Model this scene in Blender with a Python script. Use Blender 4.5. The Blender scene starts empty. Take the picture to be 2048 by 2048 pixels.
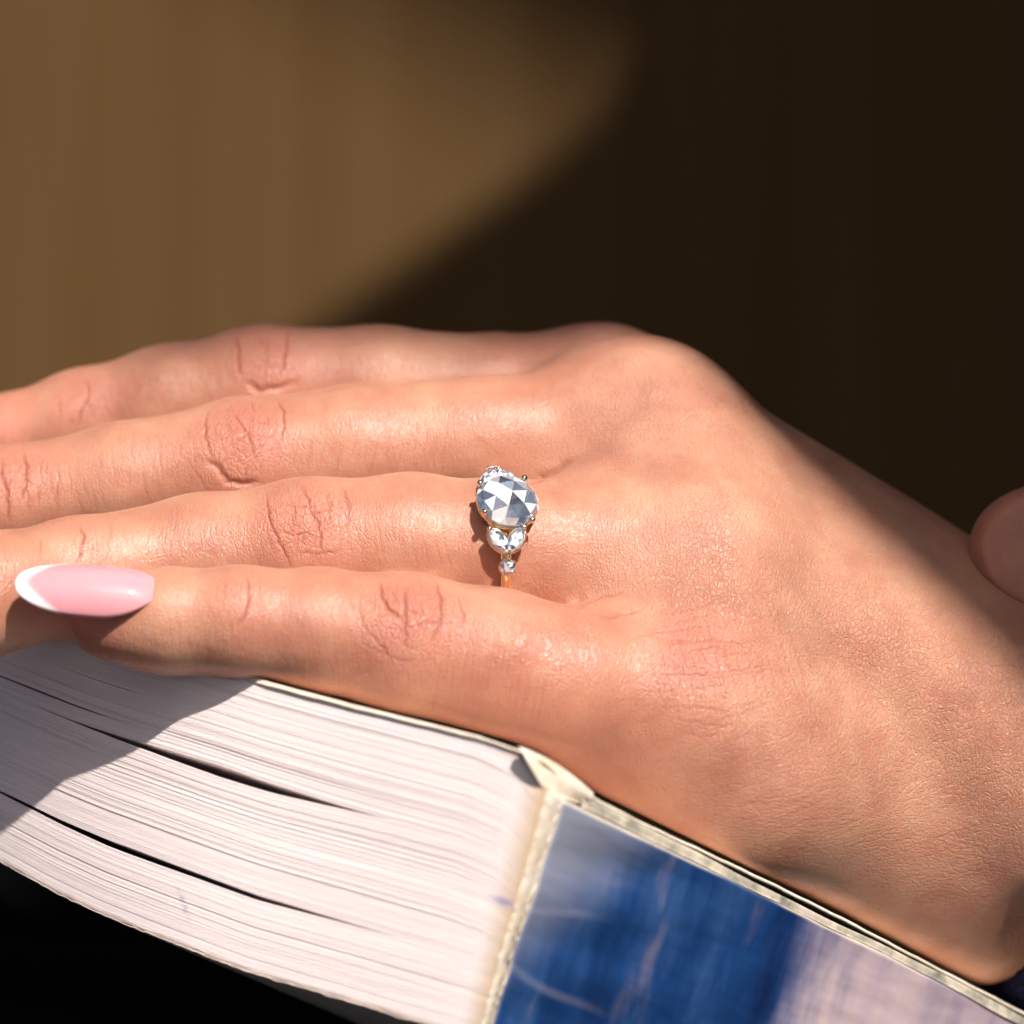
import bpy, bmesh, math, random
import numpy as np
from mathutils import Vector, Matrix, kdtree
from mathutils.bvhtree import BVHTree
import openvdb

random.seed(7); np.random.seed(7)
sc = bpy.context.scene
COL = sc.collection
sc.unit_settings.system = 'METRIC'
sc.unit_settings.scale_length = 0.01            # one unit is one centimetre

# ---------------------------------------------------------------- camera, sky, sun, exposure
CAM_D = 400.0                                   # millimetres from the lens to the plane of the ring
PITCH = 20.0
ORIGIN = Vector((0, 0, 40))
RW = Matrix.Rotation(math.radians(90 - PITCH), 3, 'X')
cam = bpy.data.cameras.new('camera'); camo = bpy.data.objects.new('camera', cam); COL.objects.link(camo)
camo.matrix_world = Matrix.Translation(ORIGIN + RW @ Vector((0, 0, CAM_D / 10))) @ RW.to_4x4()
cam.sensor_width = 36; cam.sensor_fit = 'HORIZONTAL'
cam.lens = 36 * CAM_D / 128.0
cam.clip_start = 1; cam.clip_end = 20000
cam.dof.use_dof = True
cam.dof.focus_distance = (CAM_D - 5) / 10
cam.dof.aperture_fstop = 0.135
sc.camera = camo

SUN = Vector((0.26, 0.70, 0.665)).normalized()    # towards the sun, in the camera's axes
SUNW = (RW @ SUN).normalized()
el = math.asin(SUNW.z); az = math.atan2(SUNW.x, SUNW.y)
w = bpy.data.worlds.new('World'); sc.world = w; w.use_nodes = True
nt = w.node_tree
sky = nt.nodes.new('ShaderNodeTexSky'); sky.sky_type = 'NISHITA'; sky.sun_disc = False
sky.dust_density = 5.0; sky.ozone_density = 0.4; sky.air_density = 0.8; sky.sun_elevation = el; sky.sun_rotation = az
bg = nt.nodes['Background']; nt.links.new(sky.outputs[0], bg.inputs[0]); bg.inputs[1].default_value = 0.054
sl = bpy.data.lights.new('sun', 'SUN'); sl.energy = 5.0; sl.angle = math.radians(0.8); sl.color = (1, 0.945, 0.885)
slo = bpy.data.objects.new('sun', sl); COL.objects.link(slo)
slo.rotation_euler = (-SUNW).to_track_quat('-Z', 'Y').to_euler()
slo.location = ORIGIN + SUNW * 200
sc.view_settings.view_transform = 'Standard'; sc.view_settings.look = 'None'
sc.view_settings.exposure = 0.38; sc.view_settings.gamma = 1
sc.cycles.max_bounces = 9; sc.cycles.transmission_bounces = 9; sc.cycles.glossy_bounces = 5; sc.cycles.diffuse_bounces = 3
sc.cycles.use_adaptive_sampling = True; sc.cycles.adaptive_threshold = 0.06; sc.cycles.adaptive_min_samples = 24
sc.cycles.use_denoising = True
sc.cycles.sample_clamp_indirect = 6
sc.cycles.caustics_reflective = True

# ---------------------------------------------------------------- helpers
def P(u, v, z=0.0):
    """point of the place, in millimetres on the camera's axes, seen at (u, v) of the 2048 px photograph, z mm before the ring"""
    k = (CAM_D - z) / CAM_D / 16.0
    return np.array([(u - 1024) * k, (1024 - v) * k, z])

RWn = np.array(RW); ORn = np.array(ORIGIN)
def W(p):
    p = np.asarray(p, float)
    return p @ RWn.T / 10.0 + ORn

def norm(v):
    v = np.asarray(v, float); return v / np.linalg.norm(v)

def link(o, parent=None):
    COL.objects.link(o)
    if parent: o.parent = parent
    return o

def mesh_obj(name, verts_mm, faces, mat, parent=None, smooth=True, origin=None, attrs=None):
    """one mesh object; vertices in mm on the camera's axes, stored in cm round the parent's or its own origin"""
    base = np.array(parent['base_cm']) if parent and 'base_cm' in parent else (W(origin) if origin is not None else None)
    wv = W(verts_mm)
    if base is None: base = wv.mean(axis=0)
    me = bpy.data.meshes.new(name)
    me.from_pydata((wv - base).tolist(), [], faces if isinstance(faces, list) else faces.tolist())
    me.update()
    if smooth: me.polygons.foreach_set('use_smooth', [True] * len(me.polygons))
    if mat: me.materials.append(mat)
    for k, a in (attrs or {}).items():
        a = np.asarray(a, dtype=np.float32)
        at = me.attributes.new(k, 'FLOAT_VECTOR' if a.ndim == 2 else 'FLOAT', 'POINT')
        at.data.foreach_set('vector' if a.ndim == 2 else 'value', a.ravel())
    o = bpy.data.objects.new(name, me); link(o, parent)
    if not parent: o.location = base
    return o

def empty(name, origin_mm):
    o = bpy.data.objects.new(name, None); b = W(origin_mm)
    o.location = b; o['base_cm'] = b.tolist(); link(o); return o

def tag(o, label=None, cat=None, group=None, kind=None):
    if label: o['label'] = label
    if cat: o['category'] = cat
    if group: o['group'] = group
    if kind: o['kind'] = kind
    return o

class NT:
    """small node-tree builder"""
    def __init__(s, name):
        s.m = bpy.data.materials.new(name); s.m.use_nodes = True; s.t = s.m.node_tree
        s.b = s.t.nodes['Principled BSDF']; s.out = s.t.nodes['Material Output']
    def n(s, kind, **kw):
        x = s.t.nodes.new(kind)
        for k, v in kw.items():
            if k.startswith('i_'):
                key = k[2:]
                x.inputs[int(key) if key.isdigit() else key.replace('_', ' ')].default_value = v
            else: setattr(x, k, v)
        return x
    def l(s, a, b): s.t.links.new(a, b)
    def val(s, x, inp):
        if isinstance(x, (int, float)): inp.default_value = x
        else: s.l(x, inp)
    def math(s, op, a, b=0.0, c=None, clamp=False):
        x = s.n('ShaderNodeMath', operation=op, use_clamp=clamp)
        s.val(a, x.inputs[0]); s.val(b, x.inputs[1])
        if c is not None: s.val(c, x.inputs[2])
        return x.outputs[0]
    def ramp(s, fac, stops, interp='LINEAR'):
        x = s.n('ShaderNodeValToRGB'); x.color_ramp.interpolation = interp
        e = x.color_ramp.elements
        while len(e) < len(stops): e.new(0.5)
        for el_, (p, c) in zip(e, stops):
            el_.position = p; el_.color = (*c, 1) if len(c) == 3 else c
        s.val(fac, x.inputs[0]); return x.outputs[0]
    def mix(s, fac, a, b, blend='MIX'):
        x = s.n('ShaderNodeMix', data_type='RGBA', blend_type=blend)
        s.val(fac, x.inputs[0])
        for v, i in ((a, 6), (b, 7)):
            if isinstance(v, tuple): x.inputs[i].default_value = (*v, 1)
            else: s.l(v, x.inputs[i])
        return x.outputs[2]
    def mapr(s, v, a, b, c=0.0, d=1.0, smooth=True):
        x = s.n('ShaderNodeMapRange', interpolation_type='SMOOTHSTEP' if smooth else 'LINEAR')
        s.val(v, x.inputs[0])
        for i, q in zip((1, 2, 3, 4), (a, b, c, d)): x.inputs[i].default_value = q
        return x.outputs[0]
    def attr(s, name, out='Fac'):
        return s.n('ShaderNodeAttribute', attribute_name=name).outputs[out]
    def noise(s, vec, scale, detail=3, rough=0.5, out='Fac'):
        x = s.n('ShaderNodeTexNoise'); x.inputs['Scale'].default_value = scale
        x.inputs['Detail'].default_value = detail; x.inputs['Roughness'].default_value = rough
        if vec is not None: s.l(vec, x.inputs['Vector'])
        return x.outputs[out]
    def mapping(s, vec, loc=(0, 0, 0), rot=(0, 0, 0), scale=(1, 1, 1)):
        x = s.n('ShaderNodeMapping'); s.l(vec, x.inputs[0])
        x.inputs[1].default_value = loc; x.inputs[2].default_value = rot; x.inputs[3].default_value = scale
        return x.outputs[0]
    def vor(s, vec, scale, feature='DISTANCE_TO_EDGE', rnd=1.0):
        x = s.n('ShaderNodeTexVoronoi', feature=feature); x.inputs['Scale'].default_value = scale
        x.inputs['Randomness'].default_value = rnd; s.l(vec, x.inputs['Vector'])
        return x.outputs['Distance']
    def vadd(s, a, b, op='ADD', sc_=None):
        x = s.n('ShaderNodeVectorMath', operation=op); s.l(a, x.inputs[0])
        if op == 'SCALE': s.val(sc_, x.inputs['Scale'])
        else:
            if isinstance(b, tuple): x.inputs[1].default_value = b
            else: s.l(b, x.inputs[1])
        return x.outputs[0]
    def bump(s, h, dist, strength=1.0, prev=None):
        x = s.n('ShaderNodeBump'); x.inputs['Strength'].default_value = strength
        x.inputs['Distance'].default_value = dist; s.l(h, x.inputs['Height'])
        if prev is not None: s.l(prev, x.inputs['Normal'])
        return x.outputs[0]

def simple(name, col, rough=0.5, metal=0.0, **kw):
    t = NT(name); t.b.inputs['Base Color'].default_value = (*col, 1)
    t.b.inputs['Roughness'].default_value = rough; t.b.inputs['Metallic'].default_value = metal
    for k, v in kw.items(): t.b.inputs[k.replace('_', ' ')].default_value = v
    return t

# ---------------------------------------------------------------- materials
def make_skin():
    t = NT('skin')
    pos = t.attr('skin_pos', 'Vector'); crease = t.attr('crease'); fin = t.attr('finger_zone'); red = t.attr('redness')
    glow = t.attr('sheen_zone')
    # warp the lattice so that the lines run unevenly
    wn = t.noise(pos, 0.16, 3, 0.55, 'Color')
    wv = t.vadd(t.vadd(wn, (0.5, 0.5, 0.5), 'SUBTRACT'), None, 'SCALE', 1.6)
    wp = t.vadd(pos, wv)
    # back of the hand: polygons about 0.8 mm, slightly drawn out along the metacarpals
    pb = t.mapping(wp, rot=(0, 0, math.radians(32)), scale=(1.25, 0.85, 1.0))
    v1 = t.vor(pb, 1.5); v2 = t.vor(pb, 3.1)
    hb = t.math('ADD', t.mapr(v1, 0.0, 0.13), t.math('MULTIPLY', t.mapr(v2, 0.0, 0.20), 0.45))
    pe = t.mapping(wp, rot=(0, 0, math.radians(-21)), scale=(0.55, 1.35, 1.0)); v3 = t.vor(pe, 1.45); v4 = t.vor(pe, 3.0)
    he = t.math('ADD', t.math('MULTIPLY', t.mapr(v3, 0.0, 0.17), 0.6), t.math('MULTIPLY', t.mapr(v4, 0.0, 0.2), 0.35))
    mz = t.n('ShaderNodeMix', data_type='FLOAT'); t.l(t.attr('outer_palm'), mz.inputs[0]); t.l(hb, mz.inputs[2]); t.l(he, mz.inputs[3]); hb = mz.outputs[0]
    # fingers: lines running round the finger
    pf = t.mapping(wp, rot=(0, 0, math.radians(-6)), scale=(1.5, 0.34, 0.34))
    f1 = t.vor(pf, 0.75); f2 = t.vor(t.mapping(wp, scale=(1.2, 0.8, 0.8)), 2.2)
    hf = t.math('ADD', t.math('MULTIPLY', t.mapr(f1, 0.0, 0.14), 0.34), t.math('MULTIPLY', t.mapr(f2, 0.0, 0.30), 0.55))
    mh = t.n('ShaderNodeMix', data_type='FLOAT'); t.l(fin, mh.inputs[0]); t.l(hb, mh.inputs[2]); t.l(hf, mh.inputs[3])
    lat = mh.outputs[0]
    big = t.noise(pos, 0.11, 4, 0.6)
    fine = t.noise(pos, 3.8, 3, 0.7)
    # where the relief is strong and where the skin is stretched smooth
    amp = t.mapr(t.noise(pos, 0.09, 2), 0.3, 0.7, 0.8, 1.15)
    amp = t.math('MULTIPLY', amp, t.math('ADD', 0.6, t.math('MULTIPLY', glow, 0.7)))
    h = t.math('ADD', t.math('MULTIPLY', lat, amp), t.math('MULTIPLY', fine, 0.75))
    kz = t.attr('knuckle_zone'); pk = t.mapping(wp, scale=(1.0, 0.62, 0.62))
    k1 = t.math('ADD', t.mapr(t.vor(pk, 1.0), 0.0, 0.10), t.math('MULTIPLY', t.mapr(t.vor(pk, 1.7), 0.0, 0.16), 0.6))
    h = t.math('ADD', h, t.math('MULTIPLY', t.math('MULTIPLY', k1, kz), 1.3))
    nrm = t.bump(h, 0.0056, 1.0)
    nrm2 = t.bump(t.noise(pos, 0.35, 3), 0.03, 0.35, nrm)
    t.l(nrm2, t.b.inputs['Normal'])
    # colour: peach with redder patches, redder joints, lines slightly deeper
    base = t.ramp(big, [(0.30, (0.43, 0.188, 0.120)), (0.5, (0.52, 0.250, 0.162)), (0.70, (0.59, 0.315, 0.205))])
    base = t.mix(t.math('MULTIPLY', red, 0.75, clamp=True), base, (0.54, 0.175, 0.13))
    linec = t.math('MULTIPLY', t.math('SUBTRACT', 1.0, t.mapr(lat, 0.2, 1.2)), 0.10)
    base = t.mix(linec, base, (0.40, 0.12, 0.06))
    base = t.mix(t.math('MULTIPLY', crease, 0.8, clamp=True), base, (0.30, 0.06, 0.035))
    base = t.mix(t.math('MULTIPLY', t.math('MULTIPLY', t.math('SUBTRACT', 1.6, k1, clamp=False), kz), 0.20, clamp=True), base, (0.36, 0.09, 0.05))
    blotch = t.mapr(t.noise(pos, 0.55, 4, 0.6), 0.5, 0.8, 0.0, 0.22)
    base = t.mix(blotch, base, (0.54, 0.18, 0.125))
    t.l(base, t.b.inputs['Base Color'])
    r = t.math('ADD', 0.20, t.math('MULTIPLY', t.noise(pos, 2.2, 3, 0.7), 0.46))
    r = t.math('SUBTRACT', r, t.math('MULTIPLY', glow, 0.10))
    t.l(r, t.b.inputs['Roughness'])
    t.b.inputs['IOR'].default_value = 1.45; t.b.inputs['Coat Weight'].default_value = 0.20; t.b.inputs['Coat Roughness'].default_value = 0.27; t.l(t.bump(h, 0.0085, 1.0), t.b.inputs['Coat Normal'])
    t.b.inputs['Subsurface Weight'].default_value = 0.62
    t.b.inputs['Subsurface Radius'].default_value = (1.0, 0.32, 0.16)
    t.b.inputs['Subsurface Scale'].default_value = 0.15
    t.b.inputs['Specular IOR Level'].default_value = 0.42
    return t.m
M_SKIN = make_skin()

def make_nail():
    t = NT('nail_polish')
    tip = t.attr('tip')
    c = t.mix(t.mapr(tip, -0.05, 0.05), (0.70, 0.315, 0.345), (0.80, 0.73, 0.745))
    t.l(c, t.b.inputs['Base Color'])
    t.b.inputs['Roughness'].default_value = 0.4; t.b.inputs['Specular IOR Level'].default_value = 0.1
    t.b.inputs['Coat Weight'].default_value = 1.0; t.b.inputs['Coat Roughness'].default_value = 0.03
    t.b.inputs['Subsurface Weight'].default_value = 0.5; t.b.inputs['Subsurface Scale'].default_value = 0.08
    t.b.inputs['Subsurface Radius'].default_value = (1, 0.4, 0.4)
    return t.m
M_NAIL = make_nail()

M_GOLD = simple('rose_gold', (1.0, 0.79, 0.48), 0.10, 1.0).m
M_PRONG = simple('polished_white_gold', (0.90, 0.76, 0.62), 0.07, 1.0).m
def make_gem():
    t = NT('diamond'); t.b.inputs['Base Color'].default_value = (1, 1, 1, 1)
    t.b.inputs['Roughness'].default_value = 0.0; t.b.inputs['IOR'].default_value = 2.42
    t.b.inputs['Transmission Weight'].default_value = 1.0
    gl = t.n('ShaderNodeBsdfGlossy'); gl.inputs['Roughness'].default_value = 0.03; gl.inputs['Color'].default_value = (0.84, 0.92, 1, 1)  # bluish tint stands in for the reflection of a blue sky
    df = t.n('ShaderNodeBsdfDiffuse'); fc = t.attr('facet_glint'); t.l(t.ramp(fc, [(0.0, (0.50, 0.62, 1.0)), (0.4, (0.55, 0.74, 1)), (0.55, (1.0, 0.82, 0.80)), (0.7, (1, 1, 1)), (1.0, (0.93, 0.94, 1.0))]), df.inputs['Color'])  # random facet tints imitate reflected sky and inner sparkle
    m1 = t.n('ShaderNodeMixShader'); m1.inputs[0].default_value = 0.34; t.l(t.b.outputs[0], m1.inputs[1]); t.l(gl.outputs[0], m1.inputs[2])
    m2 = t.n('ShaderNodeMixShader'); t.l(t.ramp(fc, [(0.0, (0.04,) * 3), (0.35, (0.16,) * 3), (0.6, (0.45,) * 3), (1.0, (0.9,) * 3)]), m2.inputs[0]); t.l(m1.outputs[0], m2.inputs[1]); t.l(df.outputs[0], m2.inputs[2])  # painted brightness per facet imitates light returned inside the stone
    t.l(m2.outputs[0], t.out.inputs['Surface'])
    return t.m
M_GEM = make_gem()

def make_pages():
    t = NT('paper_edges')
    pos = t.attr('page_uv', 'Vector')          # x along the sheet, y through the stack
    streak = t.noise(t.mapping(pos, scale=(0.05, 2.2, 1)), 1.0, 4, 0.6)
    spots = t.mapr(t.noise(t.mapping(pos, scale=(0.12, 0.5, 1)), 1.0, 3), 0.55, 0.75, 0, 0.5)
    rnd = t.attr('sheet_tone')
    c = t.ramp(streak, [(0.25, (0.90, 0.77, 0.745)), (0.5, (0.94, 0.82, 0.80)), (0.75, (0.95, 0.84, 0.83))])
    c = t.mix(t.math('MULTIPLY', spots, 0.35), c, (0.74, 0.58, 0.44))
    c = t.mix(t.math('MULTIPLY', rnd, 0.30), c, (0.55, 0.44, 0.40))
    c = t.mix(t.attr('foxing'), c, (0.62, 0.43, 0.25))
    c = t.mix(t.attr('ink'), c, (0.20, 0.20, 0.45))
    t.l(c, t.b.inputs['Base Color']); t.b.inputs['Roughness'].default_value = 0.85
    t.b.inputs['Specular IOR Level'].default_value = 0.2
    t.l(t.bump(t.noise(t.mapping(pos, scale=(0.4, 9, 1)), 1.0, 3), 0.002, 0.6), t.b.inputs['Normal'])
    return t.m
M_PAGE = make_pages()

def make_spine():
    t = NT('printed_spine')
    uv = t.attr('spine_uv', 'Vector')          # x mm away from the corner, y mm down from the top edge
    sx = t.n('ShaderNodeSeparateXYZ'); t.l(uv, sx.inputs[0]); X, Y = sx.outputs[0], sx.outputs[1]
    wob = t.noise(t.mapping(uv, scale=(0.05, 0.05, 1)), 1.0, 3)
    n1 = t.noise(t.mapping(uv, rot=(0, 0, math.radians(8)), scale=(0.115, 0.028, 1), loc=(3.1, 0.4, 0)), 1.0, 4, 0.55)
    c = t.ramp(n1, [(0.30, (0.003, 0.015, 0.068)), (0.48, (0.007, 0.042, 0.155)), (0.60, (0.025, 0.075, 0.21)), (0.74, (0.22, 0.20, 0.30))])
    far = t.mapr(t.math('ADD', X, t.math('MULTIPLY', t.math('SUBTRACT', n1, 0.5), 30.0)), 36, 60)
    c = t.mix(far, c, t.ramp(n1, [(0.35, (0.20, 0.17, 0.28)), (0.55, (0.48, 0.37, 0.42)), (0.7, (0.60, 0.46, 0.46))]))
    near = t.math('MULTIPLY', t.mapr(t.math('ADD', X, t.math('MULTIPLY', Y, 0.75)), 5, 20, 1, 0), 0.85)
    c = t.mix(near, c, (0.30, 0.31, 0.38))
    scuff = t.mapr(t.noise(t.mapping(uv, rot=(0, 0, 0.35), scale=(0.13, 0.045, 1)), 1.0, 3, 0.5), 0.56, 0.80, 0, 0.45)
    c = t.mix(scuff, c, (0.34, 0.28, 0.33))
    for y0, sl_, am, ph_, xe in ((5.6, 0.05, 0.9, 0.3, 22.0), (12.5, -0.10, 0.8, 1.9, 15.0), (20.0, 0.12, 0.7, 0.6, 19.0)):
        line = t.math('ADD', t.math('MULTIPLY', X, sl_), t.math('MULTIPLY', t.math('SINE', t.math('ADD', t.math('MULTIPLY', X, 0.24), ph_)), am))
        dd = t.math('ABSOLUTE', t.math('SUBTRACT', t.math('SUBTRACT', Y, y0), line))
        mk = t.math('MULTIPLY', t.mapr(dd, 0.05, 0.9, 0.22, 0.0), t.mapr(X, xe * 0.4, xe, 1.0, 0.0))
        c = t.mix(t.math('MULTIPLY', mk, t.mapr(wob, 0.35, 0.6)), c, (0.46, 0.45, 0.55))
    # fine printed screen
    wv = t.n('ShaderNodeTexWave', wave_type='BANDS', bands_direction='Y'); wv.inputs['Scale'].default_value = 1.6
    wv.inputs['Distortion'].default_value = 0.4; t.l(uv, wv.inputs['Vector'])
    c = t.mix(t.math('MULTIPLY', wv.outputs['Fac'], 0.07), c, (0.02, 0.03, 0.08))
    # worn pale rim at the top and at the corner
    edge = t.math('MINIMUM', t.math('ADD', Y, t.math('MULTIPLY', wob, 1.2)), t.math('ADD', X, t.math('MULTIPLY', wob, 1.6)))
    c = t.mix(t.mapr(edge, 0.45, 1.05, 1, 0), c, (0.74, 0.62, 0.46))
    t.l(c, t.b.inputs['Base Color'])
    t.b.inputs['Roughness'].default_value = 0.42
    wr = t.noise(t.mapping(uv, rot=(0, 0, -0.15), scale=(0.07, 0.22, 1)), 1.0, 2, 0.4)
    t.l(t.bump(wr, 0.10, 0.5), t.b.inputs['Normal'])
    return t.m
M_SPINE = make_spine()

def make_board(name, a, b):
    t = NT(name); g = t.n('ShaderNodeNewGeometry')
    n = t.noise(g.outputs['Position'], 2.5, 4, 0.6)
    t.l(t.ramp(n, [(0.35, a), (0.65, b)]), t.b.inputs['Base Color']); t.b.inputs['Roughness'].default_value = 0.7
    t.l(t.bump(t.noise(g.outputs['Position'], 9, 3), 0.02, 0.5), t.b.inputs['Normal'])
    return t.m
M_BOARD = make_board('worn_cover_board', (0.62, 0.50, 0.36), (0.76, 0.68, 0.58))
M_DARKLINE = make_board('dark_cover_layer', (0.16, 0.155, 0.13), (0.60, 0.52, 0.41))

def make_wall():
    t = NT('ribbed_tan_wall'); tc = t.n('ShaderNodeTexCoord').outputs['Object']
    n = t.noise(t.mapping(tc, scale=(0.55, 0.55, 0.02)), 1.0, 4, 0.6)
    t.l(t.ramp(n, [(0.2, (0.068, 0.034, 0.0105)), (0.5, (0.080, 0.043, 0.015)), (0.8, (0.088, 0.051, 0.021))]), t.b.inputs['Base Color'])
    t.b.inputs['Roughness'].default_value = 0.9; t.b.inputs['Specular IOR Level'].default_value = 0.1
    return t.m
M_WALL = make_wall()
def make_cloth(name, col, scale=14.0, rough=0.95):
    t = NT(name); g = t.n('ShaderNodeNewGeometry')
    v = t.vor(g.outputs['Position'], scale, 'F1')
    c = t.mix(t.mapr(v, 0.1, 0.6, 0.0, 0.7), col, tuple(x * 0.35 for x in col)); t.l(c, t.b.inputs['Base Color'])
    t.b.inputs['Roughness'].default_value = rough; t.b.inputs['Specular IOR Level'].default_value = 0.05
    t.l(t.bump(v, 0.05, 1.0), t.b.inputs['Normal'])
    return t.m
M_KNIT = make_cloth('navy_knit', (0.030, 0.026, 0.075))
M_BLACK = make_cloth('black_cloth', (0.002, 0.002, 0.0028))  # blackened further so the colour carries the deep shade there
M_GROUND = make_board('dark_ground', (0.012, 0.010, 0.009), (0.022, 0.018, 0.015))
M_SHADE = make_board('dark_blocker', (0.020, 0.015, 0.012), (0.03, 0.022, 0.018))  # for the unseen slabs added to block sun and sky

# ---------------------------------------------------------------- setting: ground, wall, unseen blockers added to shade the place
def plane_z(name, z, half, mat):
    me = bpy.data.meshes.new(name); me.from_pydata([(-half, -half, 0), (half, -half, 0), (half, half, 0), (-half, half, 0)], [], [(0, 1, 2, 3)])
    me.materials.append(mat); o = bpy.data.objects.new(name, me); o.location = (0, 0, z); link(o); return o
tag(plane_z('ground', -40, 4000, M_GROUND), kind='structure')

WALL_Y = 62.0; LEAN = math.radians(30)      # the panelled wall leans back
def build_wall():
    n = 700; xs = np.linspace(-160, 160, n)
    ys = 0.05 * np.sin(xs * 1.55 + 0.8 * np.sin(xs * 0.31)) + 0.06 * np.sin(xs * 0.47 + 1.0)
    v = [(x, y, z) for x, y in zip(xs, ys) for z in (-80, 90)]
    v += [(-160, 6, -80), (-160, 6, 90), (160, 6, -80), (160, 6, 90)]
    f = [(2 * i, 2 * i + 2, 2 * i + 3, 2 * i + 1) for i in range(n - 1)]
    b = 2 * n; f += [(0, 1, b + 1, b), (2 * n - 2, b + 2, b + 3, 2 * n - 1), (b, b + 1, b + 3, b + 2)]
    me = bpy.data.meshes.new('wall'); me.from_pydata(v, [], f); me.materials.append(M_WALL)
    me.polygons.foreach_set('use_smooth', [True] * (n - 1) + [False] * 3)
    o = bpy.data.objects.new('wall', me); o.location = (0, WALL_Y, 40); o.rotation_euler = (-LEAN, 0, 0); link(o)
    tag(o, kind='structure')
build_wall()

def sky_blocker():  # unseen upright slab added to block sky light from the right
    me = bpy.data.meshes.new('sky_blocker'); x0, x1, y0, y1, z0, z1 = 72, 78, -80, WALL_Y - 48, -40, 190
    me.from_pydata([(x, y, z) for x in (x0, x1) for y in (y0, y1) for z in (z0, z1)], [], [(0, 1, 3, 2), (4, 6, 7, 5), (0, 4, 5, 1), (2, 3, 7, 6), (0, 2, 6, 4), (1, 5, 7, 3)])
    me.materials.append(M_SHADE); o = bpy.data.objects.new('sky_blocker', me); link(o); tag(o, kind='structure')
sky_blocker()

# unseen panels added to cast shade, each laid out in the plane square to the sun.
Su = norm(np.cross([0, 1, 0], np.array(SUN))); Sv = np.cross(np.array(SUN), Su)
def sun2(p): return np.array([np.dot(p, Su), np.dot(p, Sv)])
def wall_point(u, v):
    """point of the wall (mm, camera axes) seen at (u, v)"""
    d = RWn @ norm(P(u, v, 0) - np.array([0, 0, CAM_D])); c = np.array(camo.location)
    nw = np.array([0, -math.cos(LEAN), math.sin(LEAN)]); t = np.dot(nw, np.array([0, WALL_Y, 40]) - c) / np.dot(nw, d); wpt = c + d * t
    return (wpt - ORn) @ RWn * 10
def slab(name, pts2, dist, thick, label):
    n = len(pts2); base = np.array(SUN) * dist
    top = [base + Su * a + Sv * b for a, b in pts2]; bot = [q + np.array(SUN) * thick for q in top]
    f = [tuple(range(n)), tuple(reversed(range(n, 2 * n)))] + [(i, n + i, n + (i + 1) % n, (i + 1) % n) for i in range(n)]
    o = mesh_obj(name, np.array(top + bot), f, M_SHADE, smooth=False)
    return tag(o, label, 'roof panel')
hA = sun2(P(1285, 715, -20)); hB = sun2(P(2048, 1392, 0))
d = norm(hB - hA); nrm2 = np.array([-d[1], d[0]])
if np.dot(nrm2, sun2(P(1900, 700, -20)) - hA) < 0: nrm2 = -nrm2
hB2 = hB + d * 260
wl = [sun2(wall_point(u, v)) for u, v in ((560, 700), (1180, 255), (640, -60))]
ap = wl[1]; low = norm(wl[0] - ap); upd = norm(wl[2] - ap)
hI = sun2(P(600, 700, -24)); hJ = sun2(P(1180, 715, -22))
blocker = [hA, hB2, hB2 + np.array([1400, -700]), ap + np.array([2000, 0]), ap + np.array([900, 900]), ap + np.array([60, 60]), ap, wl[0] + low * 6]
slab('sun_blocker', blocker, 760, 12, 'unseen dark panel added to shade the far edge of the wrist and the right of the wall')
slab('sun_blocker', [hI + np.array([-25, 5]), hI, hJ, hJ + np.array([40, 0]), hJ + np.array([120, 330]), hI + np.array([200, 330])], 1300, 12, 'narrow unseen panel added to dim the top of the farthest finger')
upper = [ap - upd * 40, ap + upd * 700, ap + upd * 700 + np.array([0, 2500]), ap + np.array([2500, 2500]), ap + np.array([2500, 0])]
slab('sun_blocker', upper, 4300, 12, 'higher unseen panel added to shade the top of the wall')

# ---------------------------------------------------------------- the hand as one implicit surface
def smin(a, b, k):
    h = np.maximum(k - np.abs(a - b), 0.0) / k
    return np.minimum(a, b) - h * h * k * 0.25
def cone(X, a, b, ra, rb):
    """distance to a capsule whose radius runs from ra to rb"""
    ab = b - a; L2 = ab @ ab
    t = np.clip(((X - a) @ ab) / L2, 0, 1)
    return np.linalg.norm(X - (a + t[..., None] * ab), axis=-1) - (ra + (rb - ra) * t)

# finger joints: u, v, z, radius (tip first, knuckle last)
FING = {
 'pinky':  [(205, 1243, 14.6, 4.0), (252, 1241, 14.6, 4.95), (335, 1242, 14.8, 6.15), (480, 1245, 15, 6.5), (640, 1262, 13.8, 7.3), (811, 1289, 13.2, 8.5), (990, 1329, 12.4, 8.9), (1140, 1366, 11.3, 8.9), (1425, 1425, 6, 10.2)],
 'ring':   [(-190, 1240, 13, 5.8), (-70, 1210, 11.5, 6.9), (0, 1183, 9.4, 7.0), (150, 1156, 4.3, 7.2), (400, 1119, 0, 7.95), (615, 1099, 0, 8.7), (820, 1093, 0, 8.85), (1000, 1103, -0.5, 8.75), (1390, 1118, -6, 11.0)],
 'middle': [(-330, 1130, -17, 5.6), (-150, 1065, -16, 7.0), (25, 1014, -15.4, 7.7), (250, 970, -15, 7.9), (485, 936, -15, 8.9), (720, 908, -15, 8.8), (960, 893, -16, 8.8), (1285, 884, -21, 11.0)],
 'index':  [(-75, 935, -33, 5.2), (20, 893, -32, 6.8), (168, 853, -31, 7.5), (340, 812, -30.5, 8.0), (520, 784, -30, 8.8), (760, 783, -30, 8.6), (1000, 799, -31, 8.6), (1195, 836, -33, 11.0)],
}
J = {k: [(P(u, v, z), r) for u, v, z, r in js] for k, js in FING.items()}
WRIST_U = (P(1965, 1720, -14), 15.0); 
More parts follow.
